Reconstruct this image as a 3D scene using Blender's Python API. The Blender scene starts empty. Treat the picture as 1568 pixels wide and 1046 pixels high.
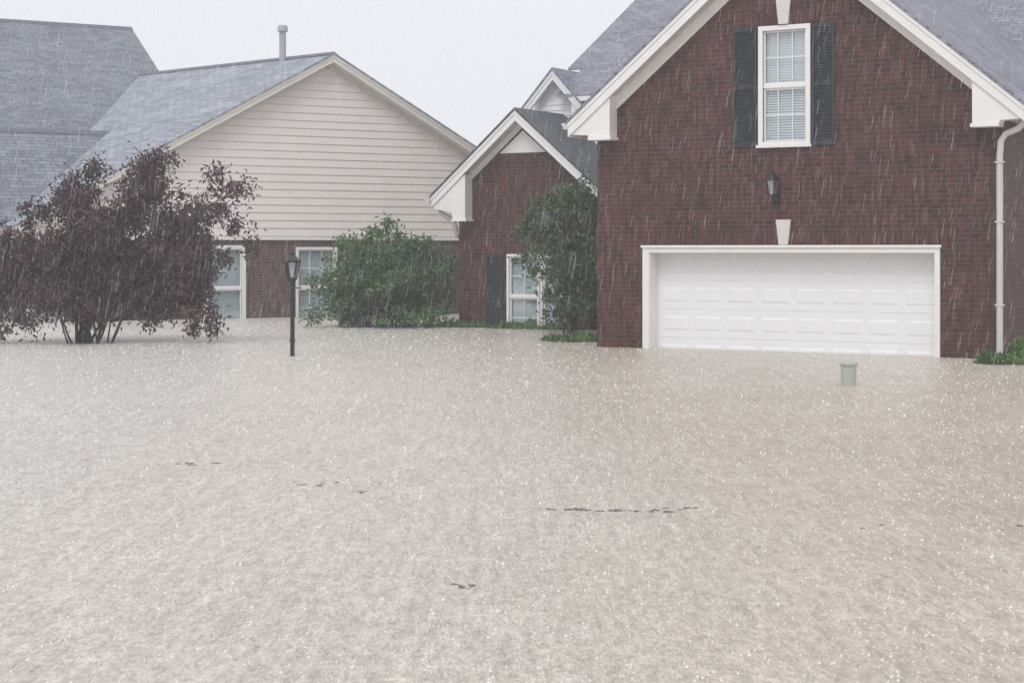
import bpy, bmesh, math, random
import numpy as np
from mathutils import Vector, Matrix
random.seed(7); np.random.seed(7)
S=bpy.context.scene
# ------------------------------------------------------------ materials
def newmat(name):
    m=bpy.data.materials.new(name); m.use_nodes=True
    nt=m.node_tree; b=nt.nodes["Principled BSDF"]
    return m,nt,b
def N(nt,t,**k):
    n=nt.nodes.new(t)
    for a,v in k.items(): setattr(n,a,v)
    return n
def setc(s,c): s.default_value=(c[0],c[1],c[2],1)
def uvmap(nt,scale=(1,1,1),obj=False,rot=0):
    tc=N(nt,'ShaderNodeTexCoord'); mp=N(nt,'ShaderNodeMapping')
    mp.inputs['Scale'].default_value=scale; mp.inputs['Rotation'].default_value=(0,0,rot)
    nt.links.new(tc.outputs['Object' if obj else 'UV'],mp.inputs['Vector']); return mp.outputs['Vector']
def noise(nt,vec,scale,detail=4,rough=.6):
    n=N(nt,'ShaderNodeTexNoise'); n.inputs['Scale'].default_value=scale
    n.inputs['Detail'].default_value=detail; n.inputs['Roughness'].default_value=rough
    nt.links.new(vec,n.inputs['Vector']); return n.outputs['Fac']
def ramp(nt,fac,stops):
    r=N(nt,'ShaderNodeValToRGB'); e=r.color_ramp.elements
    e[0].position=stops[0][0]; e[0].color=(*stops[0][1],1)
    e[1].position=stops[-1][0]; e[1].color=(*stops[-1][1],1)
    for p,c in stops[1:-1]:
        x=e.new(p); x.color=(*c,1)
    nt.links.new(fac,r.inputs['Fac']); return r.outputs['Color']
def mix(nt,a,b,fac=1.0,mode='MULTIPLY'):
    m=N(nt,'ShaderNodeMixRGB',blend_type=mode)
    for i,v in ((1,a),(2,b)):
        if isinstance(v,tuple): setc(m.inputs[i],v)
        else: nt.links.new(v,m.inputs[i])
    if isinstance(fac,float): m.inputs[0].default_value=fac
    else: nt.links.new(fac,m.inputs[0])
    return m.outputs[0]
def bump(nt,b,h,strength=.5,dist=.01):
    n=N(nt,'ShaderNodeBump'); n.inputs['Strength'].default_value=strength; n.inputs['Distance'].default_value=dist
    nt.links.new(h,n.inputs['Height']); nt.links.new(n.outputs['Normal'],b.inputs['Normal'])
def g(v): return (v,v,v)
def plain(name,c,rough=.5,var=.12,sc=4,bmp=0):
    m,nt,b=newmat(name); v=uvmap(nt)
    f=noise(nt,v,sc,5)
    col=ramp(nt,f,[(.3,tuple(x*(1-var) for x in c)),(.7,c)])
    nt.links.new(col,b.inputs['Base Color']); b.inputs['Roughness'].default_value=rough
    if bmp: bump(nt,b,noise(nt,v,40,3),.3,bmp)
    return m
def brickmat(name,c1,c2,mo,vertical=False):
    m,nt,b=newmat(name); v=uvmap(nt,rot=math.pi/2 if vertical else 0)
    t=N(nt,'ShaderNodeTexBrick'); nt.links.new(v,t.inputs['Vector'])
    setc(t.inputs['Color1'],c1); setc(t.inputs['Color2'],c2); setc(t.inputs['Mortar'],mo)
    t.inputs['Scale'].default_value=1; t.inputs['Brick Width'].default_value=.225; t.inputs['Row Height'].default_value=.085
    t.inputs['Mortar Size'].default_value=.010; t.inputs['Bias'].default_value=-.1; t.inputs['Mortar Smooth'].default_value=.3
    v2=uvmap(nt,(11,1.5,1)); v3=uvmap(nt,(1,1,1))
    n1=ramp(nt,noise(nt,v2,1.3,5,.65),[(.36,g(.5)),(.5,g(.95)),(.66,g(1.4))])
    n2=ramp(nt,noise(nt,v3,.6,4),[(.3,g(.75)),(.7,g(1.15))])
    c=mix(nt,mix(nt,t.outputs['Color'],n1),n2)
    nt.links.new(c,b.inputs['Base Color']); b.inputs['Roughness'].default_value=.55
    b.inputs['Specular IOR Level'].default_value=.3
    inv=N(nt,'ShaderNodeInvert'); nt.links.new(t.outputs['Fac'],inv.inputs['Color'])
    bump(nt,b,inv.outputs['Color'],.6,.008); return m
def shinglemat(name,c):
    m,nt,b=newmat(name); v=uvmap(nt)
    t=N(nt,'ShaderNodeTexBrick'); nt.links.new(v,t.inputs['Vector'])
    setc(t.inputs['Color1'],tuple(x*1.2 for x in c)); setc(t.inputs['Color2'],tuple(x*.78 for x in c)); setc(t.inputs['Mortar'],tuple(x*.35 for x in c))
    t.inputs['Scale'].default_value=1; t.inputs['Brick Width'].default_value=.36; t.inputs['Row Height'].default_value=.16
    t.inputs['Mortar Size'].default_value=.013; t.offset=.37; t.inputs['Mortar Smooth'].default_value=.5
    n1=ramp(nt,noise(nt,v,9,4,.7),[(.3,g(.75)),(.7,g(1.2))])
    n2=ramp(nt,noise(nt,v,.6,4),[(.3,g(.85)),(.7,g(1.1))])
    c2=mix(nt,mix(nt,t.outputs['Color'],n1),n2)
    nt.links.new(c2,b.inputs['Base Color']); b.inputs['Roughness'].default_value=.6
    bump(nt,b,t.outputs['Color'],.4,.01); return m
BRICK=brickmat('brick_maroon',(.100,.032,.027),(.050,.018,.017),(.105,.064,.056))
BRICKV=brickmat('brick_soldier',(.10,.033,.028),(.055,.02,.018),(.10,.06,.052),True)
BRICKW=brickmat('brick_brown',(.125,.073,.063),(.08,.047,.042),(.17,.13,.115))
SHA=shinglemat('shingle_purple_grey',(.24,.24,.295))
SHB=shinglemat('shingle_dark',(.085,.09,.105))
SHW=shinglemat('shingle_blue_grey',(.32,.345,.40))
SHE=shinglemat('shingle_grey',(.20,.215,.25))
WHITE=plain('white_trim_paint',(.83,.815,.80),.45,.06,2)
CREAM=plain('cream_soffit',(.66,.61,.56),.6,.08,2)
DOORM=plain('garage_door_paint',(.85,.86,.88),.4,.04,1.5)
SIDING=plain('vinyl_siding',(.83,.775,.735),.5,.07,1.2)
SIDW=plain('white_siding',(.82,.82,.82),.5,.06,1.2)
DARKSH=plain('charcoal_shutter',(.02,.026,.034),.5,.3,8)
BLACK=plain('black_metal',(.015,.015,.018),.35,.3,8)
GUT=plain('gutter_white',(.62,.60,.58),.35,.1,2)
BLIND=plain('blind_slats',(.78,.81,.82),.5,.05,2)
ROOM=plain('room_dark',(.16,.18,.19),.8,.1,2)
PED=plain('pedestal_plastic',(.46,.48,.43),.5,.15,3)
METAL=plain('vent_metal',(.42,.43,.45),.4,.2,4)
BARK=plain('bark',(.055,.045,.045),.8,.4,10,.01)
BARK2=plain('bark_grey',(.11,.09,.07),.8,.4,10,.01)
RIPPLE=plain('dark_ripple',(.20,.18,.18),.5,.3,10)
def glass(name,fac,col=(.9,.95,1)):
    m=bpy.data.materials.new(name); m.use_nodes=True; nt=m.node_tree; nt.nodes.clear()
    o=N(nt,'ShaderNodeOutputMaterial'); mx=N(nt,'ShaderNodeMixShader'); t=N(nt,'ShaderNodeBsdfTransparent'); gl=N(nt,'ShaderNodeBsdfGlossy')
    setc(t.inputs[0],col); gl.inputs['Roughness'].default_value=.03; mx.inputs[0].default_value=fac
    nt.links.new(t.outputs[0],mx.inputs[1]); nt.links.new(gl.outputs[0],mx.inputs[2]); nt.links.new(mx.outputs[0],o.inputs[0]); return m
GLASS=glass('window_glass',.25,(.85,.91,.93))
def leafmat(name,stops,cl=1.1):
    m,nt,b=newmat(name); ge=N(nt,'ShaderNodeNewGeometry')
    c=ramp(nt,ge.outputs['Random Per Island'],stops)
    v=uvmap(nt,obj=True); n=ramp(nt,noise(nt,v,cl*1.6,3),[(.35,g(.6)),(.65,g(1.35))])
    c=mix(nt,c,n)
    nt.links.new(c,b.inputs['Base Color']); b.inputs['Roughness'].default_value=.5
    b.inputs['Specular IOR Level'].default_value=.4
    return m
PURP=leafmat('purple_leaves',[(0,(.04,.023,.030)),(.5,(.07,.037,.046)),(.85,(.115,.055,.062)),(1,(.18,.09,.09))])
GRN=leafmat('green_leaves',[(0,(.045,.09,.04)),(.5,(.08,.15,.06)),(1,(.16,.25,.09))])
GRN2=leafmat('dark_green_leaves',[(0,(.035,.07,.035)),(.5,(.065,.125,.055)),(1,(.13,.20,.085))])
GRASS=leafmat('grass_green',[(0,(.06,.12,.03)),(.5,(.09,.18,.05)),(1,(.16,.27,.09))])
# ------------------------------------------------------------ mesh helpers
def finish(name,V,F,mat,parent=None,recalc=True,smooth=False):
    me=bpy.data.meshes.new(name); me.from_pydata([tuple(v) for v in V],[],F); me.update()
    if recalc:
        bm=bmesh.new(); bm.from_mesh(me); bmesh.ops.recalc_face_normals(bm,faces=bm.faces); bm.to_mesh(me); bm.free()
        adduv(me)
    me.materials.append(mat)
    if smooth:
        for p in me.polygons: p.use_smooth=True
    o=bpy.data.objects.new(name,me); S.collection.objects.link(o)
    if parent: o.parent=parent
    return o
def adduv(me):
    if not me.uv_layers: me.uv_layers.new(name='UVMap')
    uv=me.uv_layers.active.data
    for p in me.polygons:
        n=p.normal
        if abs(n.z)>.97: U=Vector((1,0,0)); W=Vector((0,1,0))
        else:
            U=Vector((0,0,1)).cross(n).normalized(); W=n.cross(U)
        for li in p.loop_indices:
            co=me.vertices[me.loops[li].vertex_index].co
            uv[li].uv=(co.dot(U),co.dot(W))
class Part:
    def __init__(s,name,mat,parent=None): s.n=name; s.m=mat; s.p=parent; s.V=[]; s.F=[]
    def raw(s,V,F):
        k=len(s.V); s.V+=[tuple(v) for v in V]; s.F+=[tuple(i+k for i in f) for f in F]; return s
    def box(s,x0,x1,y0,y1,z0,z1):
        return s.prism([(x0,z0),(x1,z0),(x1,z1),(x0,z1)],y0,y1)
    def prism(s,poly,y0,y1,sh=0):
        n=len(poly); V=[(x+sh*y0,y0,z) for x,z in poly]+[(x+sh*y1,y1,z) for x,z in poly]
        F=[tuple(range(n)),tuple(range(2*n-1,n-1,-1))]+[(i,(i+1)%n,n+(i+1)%n,n+i) for i in range(n)]
        return s.raw(V,F)
    def prismx(s,poly,x0,x1):
        n=len(poly); V=[(x0,y,z) for y,z in poly]+[(x1,y,z) for y,z in poly]
        F=[tuple(range(n)),tuple(range(2*n-1,n-1,-1))]+[(i,(i+1)%n,n+(i+1)%n,n+i) for i in range(n)]
        return s.raw(V,F)
    def frus(s,cx,cy,z0,z1,r0,r1,n=16,rot=0,cap=True):
        V=[(cx+r*math.cos(2*math.pi*i/n+rot),cy+r*math.sin(2*math.pi*i/n+rot),z) for r,z in ((r0,z0),(r1,z1)) for i in range(n)]
        F=[(i,(i+1)%n,n+(i+1)%n,n+i) for i in range(n)]
        if cap: F+=[tuple(range(n)),tuple(range(2*n-1,n-1,-1))]
        return s.raw(V,F)
    def tube(s,pts,rad,n=6):
        pts=[Vector(p) for p in pts]; V=[];F=[]
        for i,p in enumerate(pts):
            d=(pts[min(i+1,len(pts)-1)]-pts[max(i-1,0)]).normalized()
            a=d.cross(Vector((.3,1,.1))).normalized(); b=d.cross(a)
            for k in range(n):
                t=2*math.pi*k/n; V.append(p+(a*math.cos(t)+b*math.sin(t))*rad[i])
        for i in range(len(pts)-1):
            for k in range(n): F.append((i*n+k,i*n+(k+1)%n,(i+1)*n+(k+1)%n,(i+1)*n+k))
        F+= [tuple(range(n)),tuple(range(len(V)-1,len(V)-1-n,-1))]
        return s.raw(V,F)
    def done(s,**k): return finish(s.n,s.V,s.F,s.m,s.p,**k)
def cut(obj,boxes):
    for bx in boxes:
        c=Part('cutter',WHITE).box(*bx).done()
        md=obj.modifiers.new('b','BOOLEAN'); md.operation='DIFFERENCE'; md.object=c; md.solver='EXACT'
        bpy.context.view_layer.update()
        dg=bpy.context.evaluated_depsgraph_get(); me=bpy.data.meshes.new_from_object(obj.evaluated_get(dg))
        obj.modifiers.clear(); obj.data=me
        bpy.data.objects.remove(c)
    adduv(obj.data)
def empty(name,loc=(0,0,0),rz=0):
    e=bpy.data.objects.new(name,None); e.location=loc; e.rotation_euler=(0,0,rz); S.collection.objects.link(e); return e
def band(P,xc,hw,zp,m,a,b,y0,y1,sh=0,side=0,x_in=0):
    for sg in (-1,1):
        if side and sg!=side: continue
        x0=xc+sg*x_in; x1=xc+sg*hw
        P.prism([(x0,zp-a-m*x_in),(x0,zp-b-m*x_in),(x1,zp-b-m*hw),(x1,zp-a-m*hw)],y0,y1,sh)
def gable_roof(par,nm,xc,hw,zp,m,yw,yb,oh,mat,sh=0,fd=.2,frieze=.16,soff=CREAM,wallhw=None,trim=WHITE):
    k=math.sqrt(1+m*m)
    P=Part(nm+'_roof_shingles',mat,par); band(P,xc,hw+.03,zp,m,0,.05*k,yw-oh-.03,yb,sh); P.done()
    P=Part(nm+'_rake_fascia',trim,par)
    band(P,xc,hw,zp,m,.052*k,(.052+fd)*k,yw-oh,yw-oh+.035,sh)
    band(P,xc,hw+.012,zp,m,.052*k,.11*k,yw-oh-.018,yw-oh-.002,sh)
    ze=zp-m*hw
    for sg in (-1,1):
        x0=xc+sg*hw; x1=x0-sg*.035
        P.prism([(x0,ze-.055*k),(x0,ze-(.05+fd)*k),(x1,ze-(.05+fd)*k),(x1,ze-.055*k+.02)],yw-oh+.037,yb,sh)
    P.done()
    P=Part(nm+'_soffit',soff,par)
    band(P,xc,hw-.037,zp,m,(.05+fd-.06)*k,(.05+fd-.03)*k,yw-oh+.037,yw-.002,sh)
    P.done()
    if frieze:
        P=Part(nm+'_frieze',trim,par); band(P,xc,wallhw or hw-.4,zp,m,(.05+fd-.028)*k,(.05+fd+frieze)*k,yw-.03,yw-.003,sh); P.done()
def gutter(par,nm,x,z,y0,y1,sg,sh=0):
    P=Part(nm,GUT,par)
    P.prism([(x,z),(x+sg*.13,z),(x+sg*.13,z-.03),(x+sg*.10,z-.06),(x+sg*.09,z-.12),(x,z-.12)],y0,y1,sh); P.done()
def window(par,nm,x0,x1,z0,z1,yw,casing=.07,muntx=2,muntz=1,room=ROOM):
    P=Part(nm+'_frame',WHITE,par); c=casing
    yf=yw-.03
    P.box(x0-c,x0,yf,yw+.08,z0-c,z1+c); P.box(x1,x1+c,yf,yw+.08,z0-c,z1+c)
    P.box(x0,x1,yf+.003,yw+.08,z1,z1+c); P.box(x0-c-.03,x1+c+.03,yf-.03,yf-.002,z0-c-.02,z0-c+.03)
    P.box(x0,x1,yf+.003,yw+.08,z0-c,z0)
    zm=(z0+z1)/2
    P.box(x0,x1,yw+.012,yw+.06,zm-.03,zm+.03)
    s=.035
    for a,b,yy in ((zm+.03,z1,yw+.025),(z0,zm-.03,yw+.04)):
        P.box(x0,x0+s,yy,yy+.035,a,b); P.box(x1-s,x1,yy,yy+.035,a,b)
        P.box(x0+s,x1-s,yy+.002,yy+.035,b-s,b); P.box(x0+s,x1-s,yy+.002,yy+.035,a,a+s)
        for i in range(muntx):
            xm=x0+(x1-x0)*(i+1)/(muntx+1); P.box(xm-.008,xm+.008,yy+.008,yy+.024,a+s,b-s)
        for i in range(muntz):
            zz=a+(b-a)*(i+1)/(muntz+1); P.box(x0+s,x1-s,yy+.010,yy+.022,zz-.008,zz+.008)
    P.done()
    P=Part(nm+'_glass',GLASS,par); 
    P.raw([(x0,yw+.07,z0),(x1,yw+.07,z0),(x1,yw+.07,z1),(x0,yw+.07,z1)],[(0,1,2,3)]); P.done(recalc=False)
    P=Part(nm+'_blinds',BLIND,par); z=z0+.03
    while z<z1-.03:
        up=z>zm
        t=.046 if up else .036
        P.prismx([(yw+.12,z),(yw+.135,z+t),(yw+.14,z+t-.002),(yw+.125,z-.002)],x0+.01,x1-.01); z+=.047
    P.done()
    P=Part(nm+'_room',room,par); P.raw([(x0-.02,yw+.19,z0-.02),(x1+.02,yw+.19,z0-.02),(x1+.02,yw+.19,z1+.02),(x0-.02,yw+.19,z1+.02)],[(0,1,2,3)]); P.done(recalc=False)
def shutter(par,nm,x0,x1,z0,z1,yw):
    P=Part(nm,DARKSH,par); s=.05
    P.box(x0,x0+s,yw-.045,yw-.004,z0,z1); P.box(x1-s,x1,yw-.045,yw-.004,z0,z1)
    zm=(z0+z1)/2
    for a,b in ((z0,z0+.08),(zm-.035,zm+.035),(z1-.08,z1)): P.box(x0+s,x1-s,yw-.043,yw-.004,a,b)
    z=z0+.1
    while z<z1-.1:
        if abs(z-zm)>.06: P.prismx([(yw-.035,z),(yw-.01,z+.035),(yw-.006,z+.03),(yw-.03,z-.006)],x0+s,x1-s)
        z+=.045
    P.box(x0+s,x1-s,yw-.009,yw-.005,z0+.08,z1-.08)
    P.done()
# ------------------------------------------------------------ BRICK HOUSE
A=empty('brick_house',(1.62,33.5,0),math.radians(-30))
W_=7.65; xc=W_/2; m=.828; zp=7.84
ztop=lambda x: zp-.2-m*abs(x-xc)
w=Part('garage_front_wall',BRICK).prism([(0,-.7),(W_,-.7),(W_,ztop(W_)),(xc,ztop(xc)),(0,ztop(0))],0,.45).done()
cut(w,[(1.08,6.52,-1,.40,-1,1.80),(3.36,4.18,-1,.22,3.78,5.78)]); w.parent=A
P=Part('garage_side_walls',BRICK,A)
P.box(0.001,.25,.452,10,-.7,4.4); P.box(W_-.25,W_-.001,.452,10,-.7,4.4); P.done()
gable_roof(A,'garage',xc,xc+.45,zp,m,0,11.9,.35,SHA,fd=.2,wallhw=xc-.0)
P=Part('eave_returns',WHITE,A)
for f in (lambda x:x, lambda x:W_-x):
    P.prism([(f(-.448),4.02),(f(-.448),4.2),(f(.42),4.78),(f(.42),3.93),(f(-.02),3.93),(f(-.05),4.0)],-.312,-.004)
    P.prism([(f(-.03),3.90),(f(-.03),3.96),(f(.45),3.96),(f(.45),3.90)],-.335,-.006)
P.done()
P=Part('side_soffit',CREAM,A); P.box(-.41,-.002,.0,10,4.03,4.05); P.box(W_+.002,W_+.41,.0,10,4.03,4.05); P.done()
gutter(A,'gutter_right',W_+.46,4.24,-.34,10,1); gutter(A,'gutter_left',-.46,4.24,-.34,8,-1)
P=Part('downspout',GUT,A)
P.tube([(W_+.5,-.2,4.12),(W_+.48,-.2,4.0),(W_+.3,-.12,3.86),(W_+.08,-.075,3.78),(W_+.0,-.07,3.66),(W_-.02,-.07,3.4),(W_-.02,-.07,1.5),(W_-.02,-.07,-.4)],[.055]*8,8)
for z in (.9,2.3,3.3): P.box(W_-.09,W_+.05,-.13,-.003,z,z+.025)
P.done(smooth=False)
P=Part('garage_door',DOORM,A)
P.box(1.0,6.6,.392,.398,-.6,1.85)
for i in range(4):
    z0=-.33+i*.5335; z1=z0+.5305
    P.box(1.1,6.5,.36,.39,z0,z1)
    n=8
    for j in range(n):
        a=1.1+5.4*(j+.09)/n; b=1.1+5.4*(j+.91)/n; c=z0+.13; d=z1-.13; e=.035
        V=[(a,.3605,c),(b,.3605,c),(b,.3605,d),(a,.3605,d),(a+e,.351,c+e),(b-e,.351,c+e),(b-e,.351,d-e),(a+e,.351,d-e)]
        P.raw(V,[(0,1,5,4),(1,2,6,5),(2,3,7,6),(3,0,4,7),(4,5,6,7)])
P.done()
P=Part('garage_door_trim',WHITE,A)
P.box(.965,1.10,-.03,-.002,-.6,1.90); P.box(1.082,1.11,-.001,.36,-.6,1.80)
P.box(6.51,6.60,-.03,-.002,-.6,1.90); P.box(6.495,6.518,-.001,.36,-.6,1.80)
P.box(1.101,6.509,-.03,-.002,1.79,1.90); P.box(1.11,6.495,0,.36,1.775,1.798)
P.box(.94,6.63,-.06,-.032,1.88,1.925); P.done()
P=Part('brick_lintel',BRICKV,A); P.box(.97,6.58,-.012,-.001,1.93,2.14); P.box(3.1,4.44,-.012,-.001,5.88,6.1); P.done()
P=Part('keystones',plain('limestone',(.70,.66,.61),.6,.12,5),A)
for z0,z1,a,b in ((1.93,2.38,.085,.14),(5.88,6.42,.09,.15)):
    P.prism([(xc-.06-a,z0),(xc-.06+a,z0),(xc-.06+b,z1),(xc-.06-b,z1)],-.06,-.013)
P.done()
window(A,'upper_window',3.36,4.18,3.78,5.78,0,casing=.085)
shutter(A,'shutter_left',2.79,3.25,3.70,5.86,0); shutter(A,'shutter_right',4.29,4.72,3.70,5.86,0)
P=Part('wall_lantern',BLACK,A); lx=3.62; ly=-.2
P.box(lx-.05,lx+.05,-.03,-.002,2.62,2.92); P.tube([(lx,-.02,2.74),(lx,-.1,2.66),(lx,-.18,2.7),(lx,ly,2.8)],[.016]*4,6)
P.frus(lx,ly,2.79,2.83,.05,.09,6); P.frus(lx,ly,3.07,3.10,.15,.15,6); P.frus(lx,ly,3.10,3.2,.14,.04,6); P.frus(lx,ly,3.2,3.27,.02,.015,6)
for i in range(6):
    t=2*math.pi*i/6; P.tube([(lx+.085*math.cos(t),ly+.085*math.sin(t),2.83),(lx+.13*math.cos(t),ly+.13*math.sin(t),3.07)],[.009,.009],4)
P.done()
Part('wall_lantern_glass',glass('lantern_glass',.4,(.7,.74,.78)),A).frus(lx,ly,2.832,3.068,.078,.122,6,cap=False).done()
# entry wing
xb0=-6.74; xb1=-3.24; xbc=-4.99; yb=5.92; mB=.86; zB=5.13
zt=lambda x: zB-.2-mB*abs(x-xbc)
w=Part('wing_front_wall',BRICK).prism([(xb0,-.7),(xb1,-.7),(xb1,zt(xb1)),(xbc,zt(xbc)),(xb0,zt(xb0))],yb,yb+.4).done()
cut(w,[(-5.42,-3.70,yb-1,yb+.22,-1,1.70)]); w.parent=A
P=Part('wing_side_wall',BRICK,A); P.box(xb0+.001,xb0+.25,yb+.402,13,-.7,3.2); P.done()
gable_roof(A,'wing',xbc,2.3,zB,mB,yb,9.2,.38,SHB,fd=.18,frieze=.1,wallhw=1.75)
P=Part('wing_apex_panel',WHITE,A); P.prism([(xbc-.62,4.1),(xbc+.62,4.1),(xbc,4.62)],yb-.02,yb-.002); P.done()
P=Part('wing_eave_return',WHITE,A)
P.prism([(xbc-2.29,2.82),(xbc-2.29,2.95),(xbc-1.38,3.62),(xbc-1.38,2.55),(xbc-1.72,2.55),(xbc-1.75,2.72)],yb-.34,yb-.006)
P.prism([(xbc-1.75,2.51),(xbc-1.75,2.56),(xbc-1.34,2.56),(xbc-1.34,2.51)],yb-.365,yb-.007); P.done()
gutter(A,'wing_gutter',xbc-2.31,3.05,yb-.46,12,-1)
P=Part('wing_downspout',GUT,A); P.tube([(xb0-.45,yb-.2,2.93),(xb0-.4,yb-.18,2.72),(xb0-.15,yb-.1,2.55),(xb0-.06,yb-.08,2.4),(xb0-.06,yb-.02,2.2),(xb0-.06,yb+.2,2.12)],[.06]*6,8); P.done()
window(A,'wing_window',-5.36,-4.60,-.2,1.68,yb,casing=.06,muntx=1); window(A,'wing_window_second',-4.46,-3.76,-.2,1.68,yb,casing=.06,muntx=1)
shutter(A,'wing_shutter',-5.97,-5.53,-.3,1.72,yb)
# dormer
xcc=-5.14; yc=7.92; mC=1.1; zC=6.25
P=Part('dormer_wall',SIDW,A)
zc=lambda x: zC-.15-mC*abs(x-xcc)
P.prism([(xcc-.6,3.5),(xcc+.6,3.5),(xcc+.6,zc(xcc+.6)),(xcc,zc(xcc)),(xcc-.6,zc(xcc-.6))],yc,yc+.2)
z=4.0
while z<5.4:
    P.prismx([(yc-.022,z+.012),(yc-.004,z+.13),(yc-.001,z+.13),(yc-.001,z+.012)],xcc-.58,xcc+.58); z+=.135
P.done()
gable_roof(A,'dormer',xcc,.85,zC,mC,yc,9.5,.3,SHA,fd=.15,frieze=.08,wallhw=.6,soff=WHITE)
P=Part('dormer_returns',WHITE,A)
for sg in (-1,1): P.prism([(xcc+sg*.84,5.08),(xcc+sg*.84,5.2),(xcc+sg*.5,5.5),(xcc+sg*.5,5.0),(xcc+sg*.6,5.0)],yc-.26,yc-.03)
P.done()
# main body
mD=.57
def zD(y): return 6.36-mD*(8.98-y)
P=Part('main_roof_shingles',SHA,A)
def slab(P,pts,t=.06):
    n=len(pts); V=list(pts)+[(x,y,z-t) for x,y,z in pts]
    P.raw(V,[tuple(range(n)),tuple(range(2*n-1,n-1,-1))]+[(i,(i+1)%n,n+(i+1)%n,n+i) for i in range(n)])
yr=15.6
slab(P,[(-5.02,7.6,zD(7.6)),(9,7.6,zD(7.6)),(9,8.98,zD(8.98)),(-5.02,8.98,zD(8.98))])
slab(P,[(-5.44,8.981,zD(8.981)),(9,8.981,zD(8.981)),(9,yr,zD(yr)),(-5.44,yr,zD(yr))])
slab(P,[(-5.44,yr+.001,zD(yr)),(9,yr+.001,zD(yr)),(9,yr+7,zD(yr-7)),(-5.44,yr+7,zD(yr-7))]); P.done()
P=Part('main_wall_siding',SIDW,A); P.box(-4.75,-.01,7.98,8.1,2.6,5.45)
z=2.7
while z<5.3:
    P.prismx([(7.955,z+.012),(7.975,z+.13),(7.979,z+.13),(7.979,z+.012)],-4.74,-.02); z+=.135
P.prism([(-4.5,5.40),(-.1,5.40),(-.1,5.52),(-4.5,5.52)],7.6,7.98); P.done()
P=Part('main_walls',BRICK,A)
P.box(-5.2,-.01,8.12,8.3,-.7,2.58); P.prismx([(9.3,-.7),(21.8,-.7),(21.8,zD(yr-6.4)),(yr,zD(yr)-.1),(9.3,zD(9.3)-.1)],-5.2,-5.0)
P.prismx([(9.3,-.7),(21.8,-.7),(21.8,zD(yr-6.4)),(yr,zD(yr)-.1),(9.3,zD(9.3)-.1)],8.6,8.8); P.box(-5,8.6,21.6,21.8,-.7,6); P.done()
# ------------------------------------------------------------ SIDING HOUSE
Wh=empty('siding_house',(-5.15,48.5,0),math.radians(30))
mW=.547; zW=7.22; hwW=8.83; shw=-.325
w=Part('brick_base_wall',BRICKW).box(-8.4,9.5,.03,.4,-.7,2.14).done()
cut(w,[(-3.38,-2.40,-1,.26,-1,1.86),(-.78,.31,-1,.26,-1,1.84),(-8.1,-7.3,-1,.26,-1,1.8)]); w.parent=Wh
P=Part('siding_courses',SIDING,Wh)
ztw=lambda x: zW-.22-mW*abs(x)
P.prism([(-8.4,2.15),(8.4,2.15),(8.4,ztw(8.4)),(0,ztw(0)),(-8.4,ztw(8.4))],.03,.3)
z=2.2; h=.21
while z<zW-.45:
    a=min(8.38,(zW-.22-z)/mW); b=min(8.38,(zW-.22-z-h)/mW); b=max(b,.02)
    V=[(-a,.002,z+.014),(a,.002,z+.014),(b,.018,z+h),(-b,.018,z+h),(-a,.029,z+.014),(a,.029,z+.014),(b,.029,z+h),(-b,.029,z+h)]
    P.raw(V,[(0,1,2,3),(0,4,5,1),(3,2,6,7),(0,3,7,4),(1,5,6,2)]); z+=h
P.done()
P=Part('siding_base_trim',WHITE,Wh); P.box(-8.4,9.5,-.045,.028,2.10,2.19); P.done()
gable_roof(Wh,'gable',0,hwW,zW,mW,0,8.3,.35,SHW,sh=shw,fd=.17,frieze=.06,wallhw=8.4,trim=plain('cream_trim',(.74,.70,.63),.5,.08,2))
gutter(Wh,'eave_gutter',-hwW,zW-mW*hwW-.05,-.3,3,-1,shw)
window(Wh,'front_window',-3.38,-2.40,-.25,1.86,.03,casing=.10,muntx=0,muntz=0)
window(Wh,'bedroom_window',-.78,.31,-.25,1.84,.03,casing=.07,muntx=2,muntz=1)
window(Wh,'corner_window',-8.1,-7.3,-.2,1.8,.03,casing=.07,muntx=1)
yE=10.94; zE=9.0; mE=.6
P=Part('rear_roof_shingles',SHE,Wh)
slab(P,[(-24,3,zE-mE*(yE-3)),(-1.94,3,zE-mE*(yE-3)),(-1.94,yE,zE),(-24,yE,zE)])
slab(P,[(-24,yE+.001,zE),(-1.94,yE+.001,zE),(-1.94,yE+8,zE-mE*8),(-24,yE+8,zE-mE*8)]); P.done()
P=Part('ridge_caps',plain('ridge_cap',(.14,.15,.18),.6,.2,6),Wh)
P.prismx([(yE-.16,zE-.085),(yE,zE+.03),(yE+.16,zE-.085),(yE,zE-.005)],-24,-1.93)
P.prism([(-.15,zW-.06),(0,zW+.035),(.15,zW-.06),(0,zW-.0)],-.36,8,shw)
yF=3.46; zF=5.1; mF=.75
P.prismx([(yF-.15,zF-.09),(yF,zF+.03),(yF+.15,zF-.09),(yF,zF-.005)],-24,-4.9); P.done()
P=Part('lower_roof_shingles',SHE,Wh)
slab(P,[(-24,.1,zF-mF*(yF-.1)),(-4,.1,zF-mF*(yF-.1)),(-4,yF,zF),(-24,yF,zF)])
slab(P,[(-24,yF+.001,zF),(-4,yF+.001,zF),(-4,yF+3,zF-mF*3),(-24,yF+3,zF-mF*3)]); P.done()
P=Part('rear_walls',BRICKW,Wh); P.box(-23.5,-8.6,.6,18,-.7,2.5)
P.prismx([(5,-.7),(18.5,-.7),(18.5,4.2),(yE,zE-.1),(5,5.3)],-2.3,-2.1); P.done()
P=Part('roof_vent',METAL,Wh); P.frus(-.62,1.5,6.6,7.95,.095,.095,12); P.frus(-.62,1.5,7.95,7.98,.15,.15,12); P.frus(-.62,1.5,7.98,8.12,.15,.13,12); P.frus(-.62,1.5,6.8,7.1,.2,.1,12); P.done()
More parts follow.
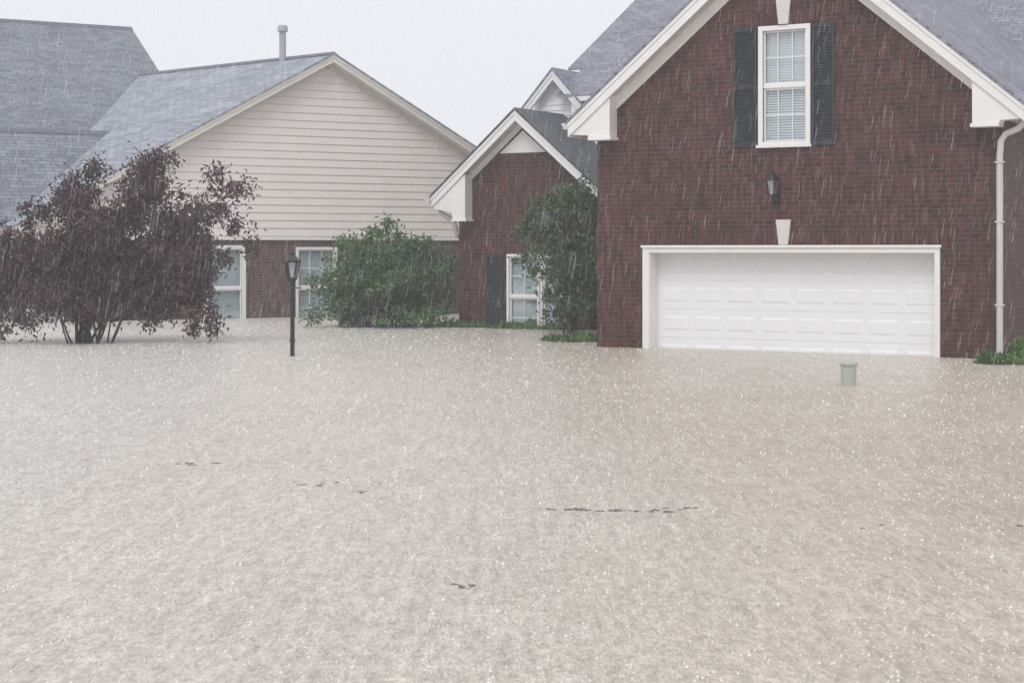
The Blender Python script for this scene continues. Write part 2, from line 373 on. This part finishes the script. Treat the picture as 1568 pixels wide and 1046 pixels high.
# ------------------------------------------------------------ vegetation
def leaves(C,L,Wd,down=.0):
    n=len(C)
    a=np.random.normal(size=(n,3)); a[:,2]-=down
    a/=np.linalg.norm(a,axis=1,keepdims=True)
    b=np.random.normal(size=(n,3)); b-=a*(a*b).sum(1,keepdims=True); b/=np.linalg.norm(b,axis=1,keepdims=True)
    nn=np.cross(a,b)
    l=(L*np.random.uniform(.6,1.3,(n,1))); w=(Wd*np.random.uniform(.7,1.2,(n,1)))
    p0=C; p2=C+a*l - nn*l*.12; p1=C+a*l*.45+b*w*.5+nn*l*.08; p3=C+a*l*.45-b*w*.5+nn*l*.08
    V=np.stack([p0,p1,p2,p3],1).reshape(-1,3)
    F=[(4*i,4*i+1,4*i+2,4*i+3) for i in range(n)]
    return V.tolist(),F
def crown(clumps,dens,sub=.16,hang=0):
    pts=[]; tips=[]
    for (x,y,z,rx,ry,rz,d) in clumps:
        k=max(4,int(14*d*rx*rz/.16*1.0))
        for _ in range(k):
            v=np.random.normal(size=3); v/=np.linalg.norm(v); r=random.random()**.45
            c=np.array([x,y,z])+v*r*np.array([rx,ry,rz]); tips.append(c)
            n=int(dens*random.uniform(.5,1.5)); s=sub*random.uniform(.5,1.3)
            q=np.random.normal(size=(n,3))*s*np.array([1,1,.75+hang]); pts.append(c+q)
    return np.concatenate(pts),tips
def tree(name,loc,clumps,dens,L,Wd,mat,bark,base_r,stems,down=0,sub=.16,hang=0,twigfrac=.5,zmin=-.02,stem_r=.04):
    e=empty(name,loc)
    C,tips=crown(clumps,dens,sub,hang); C=C[C[:,2]>zmin]
    V,F=leaves(C,L,Wd,down); finish('foliage',V,F,mat,e,recalc=False)
    P=Part('trunk_and_limbs',bark,e)
    cl=[c for c in clumps]
    nodes=[]
    for i in range(stems):
        c=cl[i%len(cl)]; a=random.uniform(0,6.28); b=Vector((base_r*math.cos(a),base_r*math.sin(a)*.6,-.4))
        t=Vector((c[0],c[1],c[2])); mid=b.lerp(t,.45); mid.x-= (t.x-b.x)*.13; mid.z+=.15*abs(t.x-b.x)*.3
        j=lambda s: Vector((random.uniform(-s,s),random.uniform(-s,s),random.uniform(-s,s)))
        p1=b.lerp(mid,.5)+j(.05); p3=mid.lerp(t,.5)+j(.08)
        r=stem_r*random.uniform(.7,1.2); P.tube([b,p1,mid,p3,t],[r*1.3,r,r*.75,r*.5,r*.2],6); nodes+= [mid,p3,t]
    for t in tips:
        if random.random()<twigfrac:
            t=Vector(t); nd=min(nodes,key=lambda q:(q-t).length+ (0.6 if q.z>t.z+.1 else 0))
            if (nd-t).length<1.6: 
                md=nd.lerp(t,.5)+Vector((random.uniform(-.05,.05),0,.06)); P.tube([nd,md,t],[.010,.007,.004],4)
    P.done(); return e
s=1/77.
raw=[(248,243,24,20,1.3),(232,262,30,24,1.2),(222,290,40,36,1),(262,300,32,25,.9),(155,275,20,18,1),(150,262,8,10,1),(112,278,10,10,.8),(125,315,42,34,1.1),(65,335,34,26,1),(30,385,42,40,1),(95,385,60,50,1.2),(170,355,55,45,1.2),(190,420,70,55,1.3),(265,360,50,42,1.1),(318,325,38,24,1),(340,292,30,10,.9),(375,291,14,6,1),(338,268,14,10,1),(362,345,26,13,.9),(320,390,38,28,.9),(285,430,52,42,1.1),(318,470,26,22,.9),(110,450,65,40,1.2),(35,450,35,35,1),(-10,430,35,60,1),(10,505,22,12,.8),(40,490,25,16,.7),(325,503,22,8,.7),(290,495,20,10,.7),(235,475,45,22,.9),(150,470,50,25,.9),(385,375,8,16,.3),(70,410,40,40,.9),(200,330,40,30,1)]
cl=[]
for i,(px,py,rx,rz,d) in enumerate(raw):
    for r in range(2 if rx>34 else 1):
        cl.append(((px-140)*s,random.uniform(-.7,.7)*(1 if rx>25 else .6),(525-py)*s,rx*s*.9,max(rx*s,.3),rz*s*.9,d))
tree('purple_leaf_plum_tree',(-8.35,34.9,0),cl,42,.11,.048,PURP,BARK,.28,22,down=.9,sub=.11,hang=.4,twigfrac=.5,stem_r=.026)
s=1/64.
raw=[(598,368,28,22,.8),(560,385,40,28,1),(635,392,38,30,1),(520,415,32,25,1),(590,420,60,45,1.2),(665,410,30,35,1),(500,445,24,20,.9),(535,455,45,35,1.1),(620,455,60,40,1.2),(675,455,28,40,1),(485,480,14,12,.7),(545,485,40,18,1),(610,485,50,18,1),(670,485,30,18,1),(600,348,7,10,.4),(533,372,9,10,.4),(655,372,8,10,.4),(690,400,10,14,.5),(478,430,10,8,.5),(575,355,6,8,.4)]
cl=[]
for px,py,rx,rz,d in raw:
    for r in range(2 if rx>34 else 1): cl.append(((px-590)*s,random.uniform(-.5,.7),(500-py)*s,rx*s*.9,max(rx*s,.3),rz*s*.9,d))
tree('green_shrub',(-3.04,42.0,0),cl,32,.12,.055,GRN,BARK2,.4,14,sub=.12,down=-.2,twigfrac=.3,stem_r=.02)
s=1/69.
raw=[(885,280,24,16,.9),(865,305,38,28,1.1),(900,320,30,35,1),(828,312,28,22,1),(805,330,14,14,.9),(850,350,45,35,1.2),(890,370,35,40,1.1),(815,370,28,22,.9),(870,410,42,35,1.2),(905,420,30,40,1),(822,405,28,22,.7),(880,455,36,30,1.1),(845,445,24,18,.8),(910,470,25,25,.9),(800,395,12,10,.4),(850,480,18,12,.5),(800,350,10,12,.6)]
cl=[]
for px,py,rx,rz,d in raw:
    for r in range(2 if rx>34 else 1): cl.append(((px-875)*s,random.uniform(-.5,.5),(505-py)*s,rx*s*.85,max(rx*s*.8,.25),rz*s*.85,d))
tree('small_leafy_tree',(1.32,38.6,0),cl,32,.115,.055,GRN2,BARK2,.1,12,sub=.12,down=.1,twigfrac=.5,stem_r=.026)
def patch(name,loc,rx,ry,h,n,L,mat,rz=0):
    e=empty(name,loc,rz)
    C=np.zeros((n,3)); a=np.random.uniform(0,6.28,n); r=np.sqrt(np.random.uniform(0,1,n))
    C[:,0]=r*np.cos(a)*rx; C[:,1]=r*np.sin(a)*ry; C[:,2]=np.random.uniform(-.02,1,n)*h*(1-r**2)*(.6+.4*np.sin(C[:,0]*9))
    V,F=leaves(C,L,L*.35,-1.0); finish('blades',V,F,mat,e,recalc=False)
patch('grass_patch',(1.25,35.6,0),.62,.5,.16,1500,.12,GRASS)
patch('grass_patch',(.35,41.2,0),1.5,.4,.22,1800,.12,GRASS,math.radians(-30))
patch('low_green_plant',(8.1,28.6,0),.55,.4,.42,1800,.12,GRASS)
patch('low_green_plant',(-1.0,41.9,0),.8,.3,.3,1000,.12,GRN)
# ------------------------------------------------------------ lamp post
Lp=empty('lamp_post',(-3.81,30.6,0))
P=Part('post',BLACK,Lp); P.frus(0,0,-.5,1.28,.042,.036,14); P.frus(0,0,.25,.29,.05,.05,14); P.frus(0,0,1.20,1.25,.05,.05,14); P.frus(0,0,1.26,1.33,.04,.075,14)
P.frus(0,0,1.33,1.36,.085,.085,6); P.frus(0,0,1.62,1.65,.15,.15,6); P.frus(0,0,1.65,1.75,.14,.045,6); P.frus(0,0,1.75,1.78,.045,.05,8); P.frus(0,0,1.78,1.83,.02,.008,8)
for i in range(6):
    t=2*math.pi*i/6; P.tube([(.078*math.cos(t),.078*math.sin(t),1.36),(.13*math.cos(t),.13*math.sin(t),1.62)],[.009,.009],4)
P.tube([(.04,0,1.18),(.16,0,1.18)],[.01,.01],6); P.done()
Part('lantern_glass',glass('lamp_glass',.4,(.75,.78,.8)),Lp).frus(0,0,1.361,1.619,.072,.124,6,cap=False).done()
Part('lamp_bulb',WHITE,Lp).frus(0,0,1.36,1.5,.02,.03,8).done()
U=empty('utility_pedestal',(4.58,24.0,0))
P=Part('body',PED,U); P.frus(0,0,-.3,.27,.105,.105,20); P.done()
P=Part('cap',PED,U); P.frus(0,0,.272,.30,.12,.125,20); P.frus(0,0,.301,.325,.125,.10,20); P.frus(0,0,.326,.335,.06,.05,20); P.done()
# ------------------------------------------------------------ water / ground
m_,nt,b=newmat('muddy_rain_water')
v=uvmap(nt,(1,.32,1),True)
n_big=noise(nt,uvmap(nt,(1,.5,1),True),.22,4); n_mid=noise(nt,uvmap(nt,(1,.4,1),True),1.3,5,.7); n_f=noise(nt,v,17,4,.75); n_ff=noise(nt,v,52,2,.6)
n_far=noise(nt,uvmap(nt,(1,.12,1),True),9,4,.75)
base=ramp(nt,n_big,[(.3,(.475,.42,.36)),(.7,(.56,.508,.448))])
c=mix(nt,base,ramp(nt,n_mid,[(.3,g(.92)),(.7,g(1.08))]))
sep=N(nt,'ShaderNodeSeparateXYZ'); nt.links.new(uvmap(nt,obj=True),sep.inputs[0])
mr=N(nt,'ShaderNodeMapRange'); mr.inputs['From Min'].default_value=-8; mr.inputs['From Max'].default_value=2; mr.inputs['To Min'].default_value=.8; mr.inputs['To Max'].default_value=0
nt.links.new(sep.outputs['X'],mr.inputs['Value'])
c=mix(nt,c,(.72,.71,.695),mr.outputs[0],'MIX')  # sky glare towards the left, whitened into the base colour
c=mix(nt,c,ramp(nt,n_far,[(.34,(.88,.865,.85)),(.66,g(1.12))]))
c=mix(nt,c,ramp(nt,n_f,[(.34,(.79,.77,.75)),(.5,g(1.0)),(.66,g(1.2))]))
c=mix(nt,c,ramp(nt,n_ff,[(.35,(.87,.86,.84)),(.65,g(1.13))]))
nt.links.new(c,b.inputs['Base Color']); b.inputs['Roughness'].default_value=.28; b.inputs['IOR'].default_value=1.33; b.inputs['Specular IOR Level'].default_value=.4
a1=N(nt,'ShaderNodeMath',operation='MULTIPLY_ADD'); a1.inputs[1].default_value=.8; nt.links.new(n_far,a1.inputs[0]); nt.links.new(n_f,a1.inputs[2])
a2=N(nt,'ShaderNodeMath',operation='MULTIPLY_ADD'); a2.inputs[1].default_value=.4; nt.links.new(n_ff,a2.inputs[0]); nt.links.new(a1.outputs[0],a2.inputs[2])
a3=N(nt,'ShaderNodeMath',operation='MULTIPLY_ADD'); a3.inputs[1].default_value=1.4; nt.links.new(n_mid,a3.inputs[0]); nt.links.new(a2.outputs[0],a3.inputs[2])
bump(nt,b,a3.outputs[0],.8,.028)
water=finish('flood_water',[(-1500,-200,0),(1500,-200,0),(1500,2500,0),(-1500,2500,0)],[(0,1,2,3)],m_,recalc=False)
finish('ground',[(-1500,-200,-.6),(1500,-200,-.6),(1500,2500,-.6),(-1500,2500,-.6)],[(0,1,2,3)],plain('soil',(.12,.1,.07),.9,.3,1),recalc=False)
# little crowns thrown up where drops hit the water
n=42000
Y=6.5+39*np.random.uniform(0,1,n)**1.25; X=np.random.uniform(-.42,.42,n)*Y
H=np.random.uniform(.006,.022,n)*(.55+Y/45); R=H*np.random.uniform(.3,.75,n)
V=np.zeros((n,4,3))
for k in range(3):
    t=2*math.pi*k/3+X*7; V[:,k]=np.stack([X+R*np.cos(t),Y+R*np.sin(t),np.full(n,.001)],1)
V[:,3]=np.stack([X+R*np.random.uniform(-.6,.6,n),Y,H],1)
F=[]
for i in range(n):
    q=4*i; F+= [(q,q+1,q+3),(q+1,q+2,q+3),(q+2,q,q+3)]
sm,nt,b=newmat('splash_water'); ge=N(nt,'ShaderNodeNewGeometry')
nt.links.new(ramp(nt,ge.outputs['Random Per Island'],[(0,(.50,.46,.41)),(.5,(.72,.69,.65)),(1,(.86,.85,.84))]),b.inputs['Base Color']); b.inputs['Roughness'].default_value=.3
finish('rain_splashes',V.reshape(-1,3).tolist(),F,sm,recalc=False)
P=Part('ripple_streaks',RIPPLE)  # dark slivers added to stand for thin ripple lines on the water
random.seed(3)
def ripple_streak(x,y,l):
    a=random.uniform(-.25,.25); k=5; pts=[]
    for i in range(k): t=i/(k-1)-.5; pts.append((x+t*l*math.cos(a),y+t*l*math.sin(a)+random.uniform(-.015,.015),random.uniform(-.003,.005)))
    r=random.uniform(.004,.009); P.tube(pts,[r*.3,r,r*1.1,r*.8,r*.2],5)
for x0,x1,y,n in ((.25,1.45,12.5,22),(-2.9,-2.2,15.2,6),(-1.7,-1.35,13.9,4),(-1.2,-1.0,13.5,2),(-.36,-.2,9.65,4),(2.3,2.5,11.8,3),(3.2,3.5,11.7,3),(-9.0,-8.2,33,3),(-6.6,-5.8,31.5,4)):
    for i in range(n): ripple_streak(random.uniform(x0,x1),y+random.uniform(-.12,.12),random.uniform(.03,.11))
P.done()
# ------------------------------------------------------------ rain : fine falling drops
n=26000
Y=np.random.uniform(13,46,n); X=np.random.uniform(-.45,.45,n)*Y; Z=np.random.uniform(.1,11,n)
L=np.random.uniform(.07,.18,n); r=np.random.uniform(.0006,.0013,n)
V=np.zeros((n,6,3)); d=np.stack([-.16*L,0*L,-L],1); p=np.stack([X,Y,Z],1)
for k in range(3):
    t=2*math.pi*k/3; o=np.stack([r*math.cos(t),r*math.sin(t),0*r],1); V[:,k]=p+o; V[:,3+k]=p+d+o
F=[]
for i in range(n):
    q=6*i
    for k in range(3): F.append((q+k,q+(k+1)%3,q+3+(k+1)%3,q+3+k))
rm=bpy.data.materials.new('rain_drop'); rm.use_nodes=True; nt=rm.node_tree; nt.nodes.clear()
o=N(nt,'ShaderNodeOutputMaterial'); mx=N(nt,'ShaderNodeMixShader'); t_=N(nt,'ShaderNodeBsdfTransparent'); df=N(nt,'ShaderNodeBsdfDiffuse'); setc(df.inputs[0],(.9,.92,.95))
mx.inputs[0].default_value=.35; nt.links.new(t_.outputs[0],mx.inputs[1]); nt.links.new(df.outputs[0],mx.inputs[2]); nt.links.new(mx.outputs[0],o.inputs[0])
finish('rain',V.reshape(-1,3).tolist(),F,rm,recalc=False)
# ------------------------------------------------------------ mist
mm=bpy.data.materials.new('rain_mist'); mm.use_nodes=True; nt=mm.node_tree; nt.nodes.clear()
o=N(nt,'ShaderNodeOutputMaterial'); vs=N(nt,'ShaderNodeVolumeScatter'); vs.inputs['Density'].default_value=.0031; setc(vs.inputs['Color'],(1,1,1)); nt.links.new(vs.outputs[0],o.inputs['Volume'])
Part('mist',mm).box(-60,60,-20,75,-.3,14).done()
# ------------------------------------------------------------ light
el=math.radians(50); az=math.radians(200)
w=bpy.data.worlds.new('World'); S.world=w; w.use_nodes=True; nt=w.node_tree; bg=nt.nodes['Background']
sk=N(nt,'ShaderNodeTexSky'); sk.sky_type='NISHITA'; sk.sun_disc=False; sk.sun_elevation=el; sk.sun_rotation=az; sk.dust_density=4
hs=N(nt,'ShaderNodeHueSaturation'); hs.inputs['Saturation'].default_value=.1; nt.links.new(sk.outputs[0],hs.inputs['Color'])
c=mix(nt,hs.outputs[0],(9.9,10.05,10.6),.9,'MIX'); nt.links.new(c,bg.inputs[0]); bg.inputs[1].default_value=.1
sd=bpy.data.lights.new('sun','SUN'); sd.energy=1.4; sd.angle=math.radians(30); sd.color=(1,.985,.96)
so=bpy.data.objects.new('sun',sd); S.collection.objects.link(so)
d=Vector((math.sin(az)*math.cos(el),math.cos(az)*math.cos(el),math.sin(el))); so.rotation_euler=d.to_track_quat('Z','Y').to_euler()
cam=bpy.data.cameras.new('camera'); co=bpy.data.objects.new('camera',cam); S.collection.objects.link(co); S.camera=co
co.location=(0,0,1.85); co.rotation_euler=(math.radians(90),0,0); cam.sensor_width=36; cam.lens=62.0; cam.shift_y=-141/1568; cam.clip_end=5000
S.view_settings.view_transform='Standard'; S.view_settings.look='None'; S.view_settings.exposure=0
